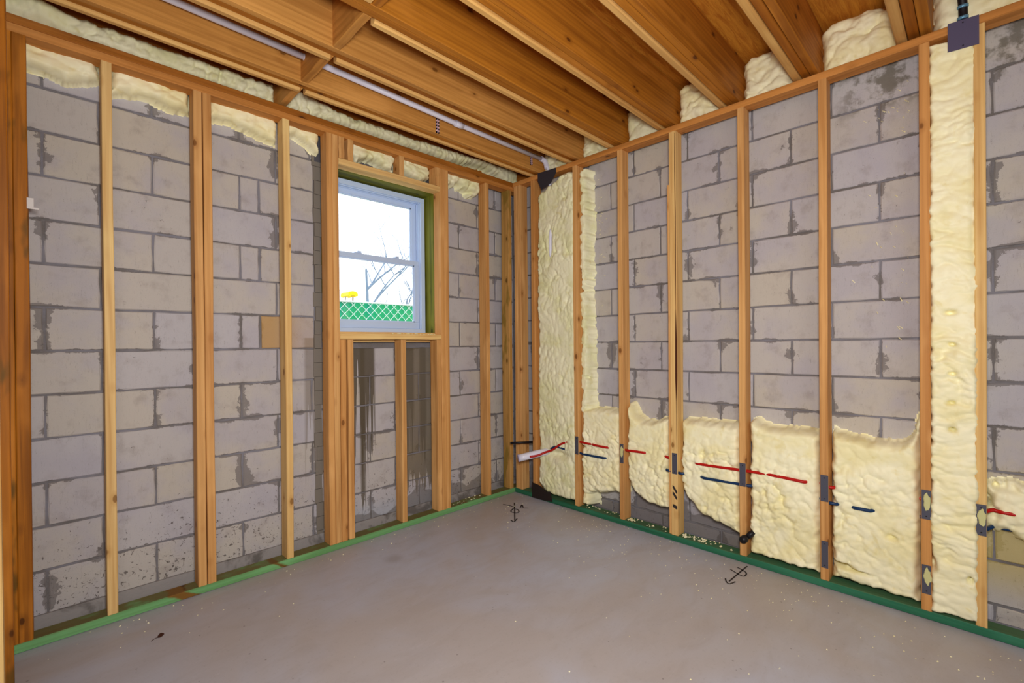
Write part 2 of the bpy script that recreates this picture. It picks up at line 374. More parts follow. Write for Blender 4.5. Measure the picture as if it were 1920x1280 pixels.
def sdist(U, V, poly):
    d = np.full(U.shape, 9.); ins = np.zeros(U.shape, bool); n = len(poly)
    for i in range(n):
        x0, y0 = poly[i]; x1, y1 = poly[(i+1) % n]
        ex, ey = x1-x0, y1-y0; t = np.clip(((U-x0)*ex+(V-y0)*ey)/(ex*ex+ey*ey+1e-12), 0, 1)
        d = np.minimum(d, np.hypot(U-x0-t*ex, V-y0-t*ey))
        cond = ((y0 > V) != (y1 > V)) & (U < (x1-x0)*(V-y0)/(y1-y0+1e-12)+x0)
        ins ^= cond
    return np.where(ins, d, -d)
def foam(name, side, wall, poly, T, rad=.05, step=.0062, amp=.017, cell=.05, stretch=(1, 1), seed=1, m=None, rag=.005, dents=(), calm=None, back=0.0):
    """billowy foam mass grown off the plane x=wall ('y' side: runs along Y) or y=wall ('x' side)."""
    us = [p[0] for p in poly]; vs = [p[1] for p in poly]
    nu = int((max(us)-min(us)+.04)/step)+2; nv = int((max(vs)-min(vs)+.04)/step)+2
    u = np.linspace(min(us)-.02, max(us)+.02, nu); v = np.linspace(min(vs)-.02, max(vs)+.02, nv)
    U, V = np.meshgrid(u, v)
    wu = (vnoise(U*9, V*9, seed+3)-.5)*.06+(vnoise(U*31, V*31, seed+13)-.5)*.018; wv = (vnoise(U*9, V*9, seed+4)-.5)*.06+(vnoise(U*31, V*31, seed+14)-.5)*.018
    X = (U+wu)/cell*stretch[0]; Y = (V+wv)/cell*stretch[1]
    F1, F2 = worley(X, Y, seed); f1, f2 = worley(X*2.2+5, Y*2.2, seed+11)
    dome = lambda f: np.sqrt(np.maximum(0, 1-(np.minimum(f, .95))**2))
    bil = dome(F1)*.9+dome(f1)*.40+.05*vnoise(U*70, V*70, seed+31)-.15
    k = .55+1.1*np.clip(vnoise(U*5+3, V*5, seed+40)*1.5-.25, 0, 1)
    if calm is not None: k = k*(1-.75*np.clip((V-calm)/.07+vnoise(U*7, V*7, seed+8)-.5, 0, 1))
    bil = .75+(bil-.75)*k*1.25
    d = sdist(U, V, poly) + (vnoise(U*38, V*38, seed+5)-.5)*2*rag + (.5-F1)*rag*1.4
    q = np.clip(d/rad, 0, 1); prof = np.sqrt(1-(1-q)**2)
    h = T*prof*(1+.10*(vnoise(U*6, V*6, seed+9)-.5)) + amp*(bil-.75)*np.clip(d/(rad*.5), 0, 1)
    h += (vnoise(U*90, V*90, seed+21)-.5)*.0015
    for (du, dv, ru, rv, dep) in dents:
        h -= dep*np.exp(-((U-du)/ru)**2-((V-dv)/rv)**2)
    keep = d > -.002
    h = np.where(keep, np.maximum(h, .004*np.clip(d/.01, 0, 1)), 0)
    h = np.where(d < .003, -back, h)
    idx = -np.ones(U.shape, int)
    cellok = keep[:-1, :-1] | keep[1:, :-1] | keep[:-1, 1:] | keep[1:, 1:]
    use = np.zeros(U.shape, bool)
    use[:-1, :-1] |= cellok; use[1:, :-1] |= cellok; use[:-1, 1:] |= cellok; use[1:, 1:] |= cellok
    ids = np.argwhere(use); idx[use] = np.arange(len(ids))
    cu, cv = float(np.mean(us)), float(min(vs))
    if side == 'y': pts = np.stack([-h[use], U[use]-cu, V[use]-cv], 1); org = (wall, cu, cv)
    else: pts = np.stack([U[use]-cu, -h[use], V[use]-cv], 1); org = (cu, wall, cv)
    c = np.argwhere(cellok); a = idx[c[:, 0], c[:, 1]]; b = idx[c[:, 0], c[:, 1]+1]; c2 = idx[c[:, 0]+1, c[:, 1]+1]; d2 = idx[c[:, 0]+1, c[:, 1]]
    fc = np.stack([a, b, c2, d2] if side == 'x' else [a, d2, c2, b], 1)
    me = bpy.data.meshes.new(name); me.from_pydata(pts.tolist(), [], fc.tolist()); me.update()
    me.polygons.foreach_set('use_smooth', [True]*len(me.polygons))
    o = link(name, me, m or FOAM); o.location = org; return o

# ================================================================== SETTING
# floor slab
fl = boxes('floor', [((-3.2, -3.0, -.12), (3.25, 3.25, 0))], M_FLOOR); tag(fl, kind='structure')
# ceiling: plywood subfloor sheets
ce = empty('ceiling', (0, 0, 2.96)); tag(ce, kind='structure')
for i, y in enumerate(np.arange(-3.0, 3.2, 1.22)):
    for j, x in enumerate((-3.2, -1.45 if i % 2 else -.3, 1.0 if i % 2 else 2.14)):
        x1 = ((-1.45, 1.0, 3.25) if i % 2 else (-.3, 2.14, 3.25))[j]
        p = boxes('subfloor_panel', [((x+.0015, y+.0015, 2.96), (x1-.0015, min(y+1.22, 3.25)-.0015, 2.98))], M_PLY); p.parent = ce
        p.location = Vector(p.location)-ce.location
# masonry walls
OPN = (1.245, 2.118, 1.302, 2.45)
wl = boxes('wall_left', [((-3.2, 3.006, 0), (OPN[0], 3.2, 2.69)), ((OPN[1], 3.006, 0), (3.2, 3.2, 2.69)), ((OPN[0], 3.006, 0), (OPN[1], 3.2, OPN[2])), ((OPN[0], 3.006, OPN[3]), (OPN[1], 3.2, 2.69))], M_MORTAR)
tag(wl, kind='structure')
wr = boxes('wall_right', [((3.006, -3.0, 0), (3.2, 3.006, 2.69))], M_MORTAR); tag(wr, kind='structure')
# block templates: a handful of slightly irregular faces per length
TPL = {}
def block_mesh(length, h, var):
    k = (round(length, 3), round(h, 3), var)
    if k in TPL: return TPL[k]
    r = random.Random(hash(k) % 9999); nx = 5; nz = 3
    V = []; t = .05
    # chipped front outline (ring), inset front ring, back ring
    ring = [(-length/2+length*i/nx, -h/2) for i in range(nx)]+[(length/2, -h/2+h*i/nz) for i in range(nz)]+[(length/2-length*i/nx, h/2) for i in range(nx)]+[(-length/2, h/2-h*i/nz) for i in range(nz)]
    n = len(ring); j = .0022
    for (x, z) in ring: V.append((x, t, z))
    for (x, z) in ring: V.append((x+r.uniform(-j, j), .004, z+r.uniform(-j, j)))
    for (x, z) in ring: V.append((x-math.copysign(.004, x)*(abs(x) > length/2-.01)+r.uniform(-j, j)*.7, 0, z-math.copysign(.004, z)*(abs(z) > h/2-.01)+r.uniform(-j, j)*.7))
    Fc = [tuple(range(2*n, 3*n))]
    for a in (0, n):
        for i in range(n):
            i2 = (i+1) % n; Fc.append((a+i, a+i2, a+n+i2, a+n+i))
    me = mesh('concrete_block', V, Fc); TPL[k] = me; return me
def lay(wall, side, u0, u1, zoff, jA, openings=(), extra=()):
    rows = [(1, .004, zoff)] if side == 'y' else []; z = zoff
    k = 0
    while z < 2.66:
        z1 = min(z+.2, 2.69); rows.append((k, z, z1)); z += .2; k += 1
    cnt = 0
    for k, z0, z1 in rows:
        if z1-z0 < .05: continue
        base = jA if k % 2 == 0 else jA+.195
        js = [j for j in np.arange(base-4.4, base+4.4, .4) if u0+.02 < j < u1-.02]
        js += [e[1] for e in extra if e[0] == k]
        segs = [(u0, u1)]
        for (a, b, za, zb) in openings:
            if z1 > za+.05 and z0 < zb-.05: segs = [(u0, a), (b, u1)]
        for (s0, s1) in segs:
            e = [s0]+sorted(j for j in js if s0+.03 < j < s1-.03)+[s1]
            for a, b in zip(e[:-1], e[1:]):
                ln = b-a-.011; hh = z1-z0-.011
                me = block_mesh(round(ln, 2), round(hh, 2), rng.randrange(3) if ln > .3 else 0)
                if not me.materials: me.materials.append(BK[side])
                o = bpy.data.objects.new('concrete_block', me)
                if len(me.materials) and me.materials[0] != BK[side]:
                    o.material_slots  # ensure slots
                COL.objects.link(o); o.parent = wall
                pr = rng.uniform(-.0015, .0015)
                if side == 'x': loc = Vector(((a+b)/2, 3.0+pr, (z0+z1)/2))
                else:
                    loc = Vector((3.0+pr, (a+b)/2, (z0+z1)/2)); o.rotation_euler = (0, 0, -math.pi/2)
                if me.materials[0] != BK[side]:
                    o.material_slots[0].link = 'OBJECT'; o.material_slots[0].material = BK[side]
                o.location = loc-wall.location; cnt += 1
    return cnt
# window wall: bed joints at .064+.2k; rows of the A kind are those starting at 1.264, 1.664 ...
nL = lay(wl, 'x', -.62, 3.0, .064+.0, .375, openings=[(1.20, 2.13, 1.30, 2.46)], extra=[(6, .875), (8, .875), (10, .875)])
TPLX = TPL; TPL = {}
nR = lay(wr, 'y', -.62, 3.0, .088, .16)
# parge strip at the foot of the window wall, and mortar fillet beside the opening
pg = boxes('parge_strip', [((-.62, 2.992, 0), (3.0, 3.01, .07))], M_PARGE, wl); pg.location = Vector(pg.location)-wl.location
pm = []
for i in range(30):
    z = i*.09
    pm.append(((1.196+rng.uniform(-.012, .006), 2.994, z), (1.236+rng.uniform(-.006, .012), 3.01, z+.092)))
fil = boxes('mortar_fillet', pm, plain('brown_mortar', (128, 120, 110), .9), wl); fil.location = Vector(fil.location)-wl.location
ln_ = boxes('lintel', [((1.2, 2.992, 2.46), (2.13, 3.05, 2.66))], M_LINTEL, wl, .004); ln_.location = Vector(ln_.location)-wl.location
# rims above the masonry
rl = lumber('trim_rim_left', (-3.2, 2.985, 2.69), (3.0, 3.025, 2.958), W_RIM); tag(rl, kind='structure')
rr = lumber('trim_rim_right', (2.99, -3.0, 2.69), (3.03, 2.98, 2.958), W_RIM); tag(rr, kind='structure')
# the rest of the basement behind the camera
M_BACK = plain('plain_grey_wall', (150, 142, 138), .9)
for nm, a, b in (('wall_back', (-3.35, -3.15, 0), (3.2, -3.0, 2.96)), ('wall_side', (-3.35, -3.0, 0), (-3.2, 3.2, 2.96))):
    tag(boxes(nm, [(a, b)], M_BACK), kind='structure')

# ================================================================== WINDOW
wn = empty('window_1', (1.68, 3.08, 1.36)); tag(wn, kind='structure')
def wpart(name, lst, m, parent=wn, bevel=.002):
    base = Vector(wn.location); o = boxes(name, lst, m, None, bevel); o.parent = parent
    pl = base if parent is wn else base+Vector(parent.location)
    o.location = Vector(o.location)-pl; return o
X0, X1, Z0, Z1 = 1.292, 2.064, 1.372, 2.412
fw = .034
wpart('window_frame', [((X0, 3.035, Z0), (X1, 3.15, Z0+.03)), ((X0, 3.035, Z1-fw), (X1, 3.15, Z1)), ((X0, 3.035, Z0+.03), (X0+fw, 3.15, Z1-fw)), ((X1-fw, 3.035, Z0+.03), (X1, 3.15, Z1-fw))], M_VINYL)
wpart('jamb_track', [((X1-fw-.006, 3.05, Z0+.03), (X1-fw, 3.056, Z1-fw)), ((X1-fw-.006, 3.088, Z0+.03), (X1-fw, 3.094, Z1-fw)), ((X0+fw, 3.088, Z0+.03), (X0+fw+.006, 3.094, Z1-fw)),
    ((X0+fw, 3.05, Z1-fw-.006), (X1-fw, 3.056, Z1-fw)), ((X0+fw, 3.088, Z1-fw-.006), (X1-fw, 3.094, Z1-fw))], M_VINYL)
a0, a1 = X0+fw+.004, X1-fw-.004
def sash(name, y0, y1, z0, z1, sw, bw, tw):
    s = wpart(name, [((a0, y0, z0), (a1, y1, z0+bw)), ((a0, y0, z1-tw), (a1, y1, z1)), ((a0, y0, z0+bw), (a0+sw, y1, z1-tw)), ((a1-sw, y0, z0+bw), (a1, y1, z1-tw))], M_VINYL)
    g = wpart('pane', [((a0+sw-.003, (y0+y1)/2-.003, z0+bw-.003), (a1-sw+.003, (y0+y1)/2+.003, z1-tw+.003))], M_GLASS, s, 0)
    b = wpart('glazing_bead', [((a0+sw, y0+.008, z0+bw), (a0+sw+.008, y1-.008, z1-tw)), ((a1-sw-.008, y0+.008, z0+bw), (a1-sw, y1-.008, z1-tw)), ((a0+sw, y0+.008, z0+bw), (a1-sw, y1-.008, z0+bw+.008)), ((a0+sw, y0+.008, z1-tw-.008), (a1-sw, y1-.008, z1-tw))], M_VINYL, s, 0)
    return s
gm = bpy.data.materials.new('window_glass'); gm.use_nodes = True; nt = gm.node_tree; nt.nodes.clear()
out = N(nt, 'ShaderNodeOutputMaterial'); tr = N(nt, 'ShaderNodeBsdfTransparent'); gl = N(nt, 'ShaderNodeBsdfGlossy'); mx = N(nt, 'ShaderNodeMixShader')
tr.inputs[0].default_value = (.97, .985, 1, 1); gl.inputs['Roughness'].default_value = .02; mx.inputs[0].default_value = .05
L(nt, tr.outputs[0], mx.inputs[1]); L(nt, gl.outputs[0], mx.inputs[2]); L(nt, mx.outputs[0], out.inputs[0]); M_GLASS = gm
us_ = sash('upper_sash', 3.098, 3.128, 1.893, Z1-fw-.002, .040, .034, .036)
ls_ = sash('lower_sash', 3.060, 3.088, Z0+.032, 1.925, .040, .050, .034)
for lx in (1.53, 1.83): 
    wpart('sash_lock', [((lx-.025, 3.062, 1.925), (lx+.025, 3.086, 1.934)), ((lx-.008, 3.055, 1.934), (lx+.02, 3.075, 1.942))], M_VINYL, ls_, .002)
# treated buck lining the masonry opening
for nm, a, b in (('rough_sill', (OPN[0]+.003, 2.93, 1.302), (OPN[1]-.003, 3.19, 1.3705)), ('window_buck', (OPN[0]+.003, 2.93, Z1+.014), (OPN[1]-.003, 3.19, Z1+.048)),
                 ('window_buck', (OPN[0]+.003, 2.93, 1.372), (X0-.006, 3.19, Z1+.013)), ('window_buck', (X1+.008, 2.93, 1.372), (OPN[1]-.003, 3.19, Z1+.013))):
    ob = lumber(nm, a, b, W_PALE if nm == 'rough_sill' else W_BUCK); ob.parent = wn  # pale rough sill imitates daylight caught in the gap under the sill board
    mw = ob.matrix_world.copy(); 
    ob.matrix_parent_inverse = Matrix.Translation(-Vector(wn.location))
# ================================================================== FRAMING: window wall
GL = 'framing members of the window wall'; GR = 'studs along the foam filled wall'
Y0, Y1 = 2.835, 2.924
lumber('bottom_plate', (-.135, Y0, .001), (2.924, Y1, .040), W_GREENL, 'light green treated bottom plate on the slab under the window wall studs', 'bottom plate')
lumber('bottom_plate', (2.835, -.42, .001), (2.924, 2.833, .040), W_GREENR, 'deep green treated bottom plate with foam crumbs under the foam filled wall', 'bottom plate')
lumber('top_plate', (-3.1, Y0, 2.600), (2.924, Y1, 2.637), W_PLATE, 'lower top plate resting on the studs of the window wall', 'top plate', 'top plates')
lumber('top_plate', (-3.1, Y0+.002, 2.638), (2.924, Y1, 2.675), W_RIM, 'upper top plate under the foam strip of the window wall', 'top plate', 'top plates')
lumber('top_plate', (2.835, -3.0, 2.634), (2.924, 2.833, 2.671), W_PLATE, 'single top plate over the studs of the foam filled wall', 'top plate', 'top plates')
def stL(x0, x1, z0, z1, label, m=W_STUD, name='wall_stud', bowx=0, cat='stud', y0=Y0, y1=Y1):
    return lumber(name, (x0, y0, z0), (x1, y1, z1), m, label, cat, GL, bowx=bowx)
stL(-.110, -.068, .041, 2.599, 'dark orange old corner post at the end of the green plate', W_DARK, 'corner_post', cat='post')
stL(-.146, -.111, .041, 2.599, 'dark brown post pressed against the outer side of the old corner post', W_DARK, 'corner_post', cat='post')
stL(.170, .208, .041, 2.599, 'single pale stud nearest the dark corner post', W_PALE)
stL(.524, .562, .041, 2.599, 'paler ply of the doubled stud between corner post and window', W_STUD)
stL(.566, .604, .041, 2.599, 'smoother orange ply of the doubled stud between corner post and window', W_STUD)
stL(.958, .996, .041, 2.599, 'single stud between the doubled stud and the window framing', W_PALE, bowx=.004)
stL(1.212, 1.249, .041, 2.599, 'full height king stud on the corner post side of the window', W_STUD)
stL(1.250, 1.287, .041, 2.599, 'inner full height stud touching the window opening, corner post side', W_STUD)
stL(2.070, 2.107, .041, 2.599, 'full height stud touching the window opening, room corner side', W_STUD)
stL(2.108, 2.146, .041, 2.599, 'outer king stud of the window, room corner side', W_STUD)
stL(2.522, 2.560, .041, 2.599, 'single stud between window and room corner', W_STUD)
stL(2.781, 2.819, .041, 2.599, 'stud closing the window wall at the room corner, olive stained side', wood('olive_stained_stud', srgb(196, 150, 84), srgb(190, 142, 74), srgb(128, 92, 34), stain=(srgb(140, 112, 44), .5)))
# window opening framing
lumber('window_header', (1.289, Y0, 2.425), (2.068, Y1, 2.463), W_PALE, 'flat header board over the window with bright underside', 'header', GL)
lumber('window_sill_board', (1.289, Y0, 1.318), (2.068, Y1, 1.356), W_PALE, 'flat rough sill board under the window', 'sill', GL)
for x0, x1, l in ((1.292, 1.330, 'short cripple above the header tight to the window stud'), (1.352, 1.390, 'second short cripple above the header'), (1.727, 1.765, 'short middle cripple above the header between foam lumps'), (2.030, 2.068, 'short cripple above the header at its room corner end')):
    stL(x0, x1, 2.464, 2.599, l, W_STUD, 'cripple_stud', cat='cripple stud')
for x0, x1, l in ((1.290, 1.327, 'cripple under the sill tight to the window stud'), (1.338, 1.376, 'second cripple under the sill beside the dark water stain'), (1.727, 1.765, 'middle cripple under the sill between the two water stains'), (2.030, 2.068, 'cripple under the sill at its room corner end')):
    stL(x0, x1, .041, 1.317, l, W_STUD, 'cripple_stud', cat='cripple stud')
# partition running towards the camera at the dark post
for y, l in ((2.40, 'shadowed partition stud just in front of the dark corner post'), (1.95, 'yellow edged partition stud at the very edge of the view')):
    lumber('partition_stud', (-.194, y, .041), (-.106, y+.038, 2.595), W_DARK if y > 2.2 else W_PALE, l, 'stud')  # dark lumber puts the shade into the farther stud's colour
for y, l in ((1.60, 'partition stud beside the camera'),):
    lumber('partition_stud', (-.25, y, .041), (-.162, y+.038, 2.595), W_PALE, l, 'stud')
# ================================================================== FRAMING: foam wall
XF, XB = 2.835, 2.924
def stR(y0, y1, label, m=W_STUD, z1=2.633, z0=.041, bowx=0):
    return lumber('wall_stud', (XF, y0, z0), (XB, y1, z1), m, label, 'stud', GR, bowx=bowx)
stR(2.785, 2.822, 'inner stud of the foam wall tight in the room corner')
stR(2.745, 2.783, 'wide faced stud just beside the inner corner stud of the foam wall')
stR(2.585, 2.624, 'stud bordering the tall corner foam column on its corner side')
SA = stR(2.148, 2.188, 'knotty stud bordering the tall corner foam column on its open side')
SB = stR(1.755, 1.793, 'plain stud between the knotty stud and the cracked stud')
SC = stR(1.362, 1.408, 'cracked stud with a long dark split and black paint slashes', W_PALE)
lumber('sister_strip', (XF+.004, 1.410, .041), (XB, 1.424, 2.30), W_STUD, 'thin wood strip standing against the cracked stud, ending short of the top', 'strip')
SD = stR(.950, .987, 'plain stud with a black fitting at its foot')
SE = stR(.549, .587, 'plain stud with two grey nail plates, in the middle of the thick foam')
SF = stR(.155, .192, 'orange stud with foam smeared nail plates beside the tall foam strip', W_STUD)
SG = stR(-.022, .014, 'last pale stud beyond the tall foam strip, foam smeared nail plate', W_PALE)
# split and paint slashes of the cracked stud
def child(o, par):
    o.parent = par; o.matrix_parent_inverse = par.matrix_world.inverted(); return o
crk = []
zz = [2.62, 2.4, 2.1, 1.75, 1.5, 1.3, 1.05, .9, .6]
ww = [.0008, .002, .003, .0025, .0006, .006, .007, .002, .0006]
V = []; Fc = []
for i, (z, q) in enumerate(zip(zz, ww)):
    yc = 1.3665+.001*math.sin(i*2.1); V += [(2.8335, yc-q, z), (2.8335, yc+q, z)]
    if i: Fc.append((2*i-2, 2*i-1, 2*i+1, 2*i))
ck = link('split', mesh('split', V, Fc), plain('split_shadow', (74, 32, 10), .9)); bpy.context.view_layer.update(); child(ck, SC); ck['label'] = 'long dark split in the stud'
for (z, s) in ((.335, .018), (.295, .016), (.225, .004)):
    V = [(2.8333, 1.366, z-s-.010), (2.8333, 1.375, z-s*.4-.013), (2.8333, 1.396, z+s-.008), (2.8333, 1.396, z+s+.010), (2.8333, 1.386, z+s*.5+.012), (2.8333, 1.366, z-s+.010)]
    pk = link('paint_mark', mesh('paint_mark', V, [(5, 4, 3, 2, 1, 0)]), M_INK); child(pk, SC); pk['label'] = 'black spray paint slash'

# ================================================================== CEILING JOISTS
ZJ = 2.69; ZT = 2.957; XBLK = .955
JY = [(.148, 'first'), (.59, 'second'), (.985, 'third'), (1.38, 'fourth'), (1.77, 'fifth'), (2.15, 'sixth'), (2.545, 'seventh')]
JL = ['ceiling joist ending over the tall foam strip, its ends cut square', 'ceiling joist bearing beside the last wide foam pocket', 'ceiling joist with swirly grained pale edge ending above the plain stud', 'wide ceiling joist with a long pale bottom edge and a short crack near its end',
      'ceiling joist with a broken knot in its pale edge, crossed by the blocking line', 'ceiling joist just above the white pipe, with two white marks on its face', 'last ceiling joist beside the window wall, carrying the pipe straps']
XR = 2.985
JW = [.126, .116, .114, .112, .110, .108, .108]
for (y, _), lb, jw in zip(JY, JL, JW):
    pw = (jw-.006)/3
    j = empty('ceiling_joist', (XR, y+.06, ZJ)); tag(j, lb, 'joist', 'ceiling joists')
    def pl_(nm, a, b, m, **k):
        o = lumber(nm, a, b, m, bow=.001, **k); o.parent = j; o.matrix_parent_inverse = Matrix.Translation(-Vector(j.location)); return o
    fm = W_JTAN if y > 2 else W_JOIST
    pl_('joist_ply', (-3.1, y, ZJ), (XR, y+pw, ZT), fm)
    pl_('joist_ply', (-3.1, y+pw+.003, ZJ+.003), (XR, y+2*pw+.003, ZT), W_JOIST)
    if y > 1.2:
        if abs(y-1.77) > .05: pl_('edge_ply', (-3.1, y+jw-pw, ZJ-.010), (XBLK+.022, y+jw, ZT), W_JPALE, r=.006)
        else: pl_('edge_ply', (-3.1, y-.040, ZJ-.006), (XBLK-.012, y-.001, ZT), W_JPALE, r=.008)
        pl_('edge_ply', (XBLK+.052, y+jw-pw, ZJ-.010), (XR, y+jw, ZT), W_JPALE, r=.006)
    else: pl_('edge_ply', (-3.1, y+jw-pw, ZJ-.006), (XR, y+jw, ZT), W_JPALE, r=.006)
for y, q in ((-.26, 'first'), (-.70, 'second'), (-1.15, 'third'), (-1.6, 'fourth'), (-2.05, 'fifth'), (-2.5, 'sixth')):
    lumber('ceiling_joist', (-3.1, y, ZJ), (XR, y+.08, ZT), W_JOIST, 'plain ceiling joist behind the camera, %s one past the black cable' % q, 'joist', 'joists behind the camera')
BL = {2.545: 'solid blocking between last joist and window wall rim', 2.15: 'solid blocking between the last joist and the joist above the white pipe', 1.77: 'solid blocking meeting the joist with the broken knot, pipe joist side', 1.38: 'solid blocking at the upper edge of the view', .985: 'hidden blocking next to the swirly grained joist'}
for k, y in enumerate((2.545, 2.15, 1.77, 1.38, .985)):
    y1 = 2.978 if k == 0 else (2.544, 2.149, 1.769, 1.379)[k-1]
    lumber('joist_blocking', (XBLK, y+.0745, ZJ+.002), (XBLK+.038, y1, ZT-.002), W_JTAN if k < 3 else W_JOIST, BL[y], 'blocking', 'blocking between joists')

# ================================================================== FOAM
def F_(label, *a, nm='spray_foam', grp=None, **k):
    o = foam(nm, *a, **k); tag(o, label, 'spray foam', grp); return o
GB = 'foam in the lower bays'; GT = 'foam lumps under the window wall top plate'; GP = 'foam pockets between joist ends'
W = 3.0
# tall corner column
F_('tall yellow foam column filling the bay beside the room corner', 'y', W, [(2.152, .045), (2.584, .045), (2.584, 1.0), (2.584, 2.0), (2.575, 2.50), (2.50, 2.55), (2.40, 2.58), (2.33, 2.63), (2.152, 2.633)], .158, rad=.05, amp=.018, cell=.045, stretch=(1.2, .65), seed=5, m=FOAM2,
   dents=((2.42, 2.085, .018, .10, .03), (2.36, .40, .10, .028, .05), (2.56, .08, .06, .05, .05)))
F_('narrow ragged foam ridge squeezed out beside the knotty stud', 'y', W, [(2.085, .75), (2.16, .75), (2.16, 2.62), (2.10, 2.61), (2.095, 2.2), (2.11, 1.7), (2.09, 1.2)], .12, rad=.025, amp=.014, cell=.05, seed=9, rag=.012, m=FOAM2)
# lower bays
F_('foam in the first low bay from the corner column, red and blue tubing across it', 'y', W, [(1.790, .80), (2.150, .79), (2.150, .045), (2.06, .045), (2.06, .15), (1.95, .17), (1.85, .20), (1.790, .19)], .138, rad=.042, amp=.030, seed=21, calm=.60, grp=GB, cell=.042)
F_('foam in the second low bay with a scooped top edge', 'y', W, [(1.422, .80), (1.48, .785), (1.56, .75), (1.64, .745), (1.70, .79), (1.735, .86), (1.757, .88), (1.757, .33), (1.70, .23), (1.6, .18), (1.5, .17), (1.422, .185)], .140, rad=.042, amp=.030, seed=33, calm=.60, grp=GB, cell=.052)
F_('foam in the third low bay hanging over bare blocks, beyond the cracked stud', 'y', W, [(.984, .79), (1.364, .785), (1.364, .36), (1.33, .29), (1.25, .21), (1.15, .17), (1.06, .14), (.984, .14)], .136, rad=.042, amp=.030, seed=47, calm=.60, grp=GB, cell=.048)
F_('foam in the fourth low bay reaching down to the green plate, with a rounded shoulder', 'y', W, [(.584, .80), (.86, .795), (.92, .83), (.953, .82), (.953, .045), (.584, .041)], .140, rad=.042, amp=.030, seed=58, calm=.60, grp=GB, cell=.050)
F_('large foam mass in the fifth low bay with a dark slit near its foot', 'y', W, [(.188, .95), (.205, .92), (.222, .85), (.25, .80), (.30, .782), (.42, .785), (.51, .80), (.552, .825), (.552, .041), (.188, .041)], .142, rad=.042, amp=.030, seed=66, calm=.60, grp=GB, cell=.056,
   dents=((.51, .135, .035, .010, .17), (.45, .12, .05, .006, .09), (.30, .33, .02, .010, .04)))
F_('full height foam strip between the two last studs', 'y', W, [(-.005, .041), (.166, .041), (.166, 2.62), (-.005, 2.62)], .163, rad=.02, amp=.026, cell=.06, stretch=(.7, 1.5), seed=71, m=FOAM,
   dents=((.09, 1.40, .018, .008, .05), (.085, 1.26, .010, .006, .07), (.085, 1.13, .010, .006, .07), (.088, 1.0, .010, .006, .07), (.085, .88, .010, .008, .08), (.03, .23, .008, .012, .07), (.15, .26, .01, .03, .05), (.012, 1.9, .012, .6, .012)))
F_('ragged foam patch on the bare blocks past the last stud', 'y', W, [(-.60, .68), (-.25, .66), (-.12, .66), (-.018, .64), (-.018, .42), (-.10, .44), (-.16, .38), (-.3, .34), (-.60, .30)], .07, rad=.09, seed=83, cell=.05, amp=.012, rag=.02)
# lumps under the window wall plate
def lump(label, x0, x1, zs, seed, T=.082, rag=.005, **k):
    n = len(zs); poly = [(x0, 2.66), (x1, 2.66)]+[(x1-(x1-x0)*i/(n-1), z) for i, z in enumerate(zs[::-1])]
    F_(label, 'x', W, poly, T, rad=.035, amp=.026, cell=.065, stretch=(.7, 1.2), seed=seed, grp=GT, rag=rag, **k)
lump('foam lump under the top plate beside the dark corner post', -.115, .172, [2.505, 2.52, 2.51, 2.495, 2.515, 2.545], 101)
lump('foam lump under the top plate between the single and the doubled stud', .206, .527, [2.50, 2.52, 2.525, 2.51, 2.525], 107)
lump('foam lump under the top plate just past the doubled stud', .602, .962, [2.515, 2.53, 2.52, 2.50, 2.485], 113)
lump('foam lump under the top plate hanging over a dark gap before the window', .994, 1.214, [2.54, 2.56, 2.53, 2.49], 119)
lump('lumpy foam above the header, in its wider gap', 1.388, 1.73, [2.52, 2.50, 2.54, 2.54, 2.52, 2.48], 127, T=.10, rag=.012, m=FOAM2)
lump('rounded foam above the header, in its narrower gap', 1.763, 2.032, [2.53, 2.50, 2.485, 2.52], 131, T=.10, m=FOAM2)
lump('crinkled foam lump between the window and the next stud, one drip', 2.144, 2.525, [2.46, 2.53, 2.55, 2.53, 2.51, 2.50], 137, T=.10, rag=.014, m=FOAM2)
# long strip over the window wall top plate
def strip(label, pts_lo, pts_hi, seed, T=.10, m=FOAM2, dents=()):
    F_(label, 'x', 2.985, pts_lo+pts_hi[::-1], T, rad=.04, amp=.022, cell=.05, stretch=(1.5, .8), seed=seed, m=m, grp='foam strips above the top plate', dents=dents)
strip('long foam strip above the top plate from the corner post to the blocking', [(-.6, 2.68), (.35, 2.678), (.7, 2.68), (.95, 2.672)], [(-.6, 2.80), (.4, 2.80), (.8, 2.805), (.94, 2.82)], 151, dents=((-.03, 2.76, .07, .045, -.06), (-.16, 2.75, .05, .04, -.03)))
strip('foam strip above the top plate over the window, lifting off near the room corner', [(1.0, 2.68), (1.3, 2.69), (1.9, 2.705), (2.2, 2.70), (2.33, 2.72), (2.45, 2.75), (2.6, 2.755), (2.72, 2.73), (2.82, 2.68), (2.97, 2.68)], [(1.0, 2.84), (1.15, 2.83), (1.3, 2.79), (1.9, 2.795), (2.4, 2.81), (2.97, 2.84)], 157)
bb = [(-.1, 2.76), (-.02, 2.82), (-.25, 2.75)]
# pockets between the joist ends
PB = [(-.18, .147, 'widest foam pocket, at the black cable above the end nail plate'), (.274, .589, 'broad foam pocket between the first two joists from the black cable'), (.716, .984, 'third foam pocket from the black cable, arched top'),
      (1.111, 1.379, 'fourth foam pocket from the black cable'), (1.494, 1.769, 'fifth foam pocket from the black cable'), (1.882, 2.149, 'sixth foam pocket from the black cable'), (2.259, 2.544, 'last small foam pocket, at the white pipe bend')]
for i, (a, b, l) in enumerate(PB):
    top = 2.95
    poly = [(a-.003, 2.676), (b+.003, 2.676), (b+.003, top-.03), (b-.05, top), (a+.10, top+.0), (a-.003, top-.05)]
    F_(l, 'y', 2.99, poly, .085, rad=.06, amp=.03, cell=.075, stretch=(.7, 1.2), seed=170+i, grp=GP, m=FOAM if i < 4 else FOAM2)

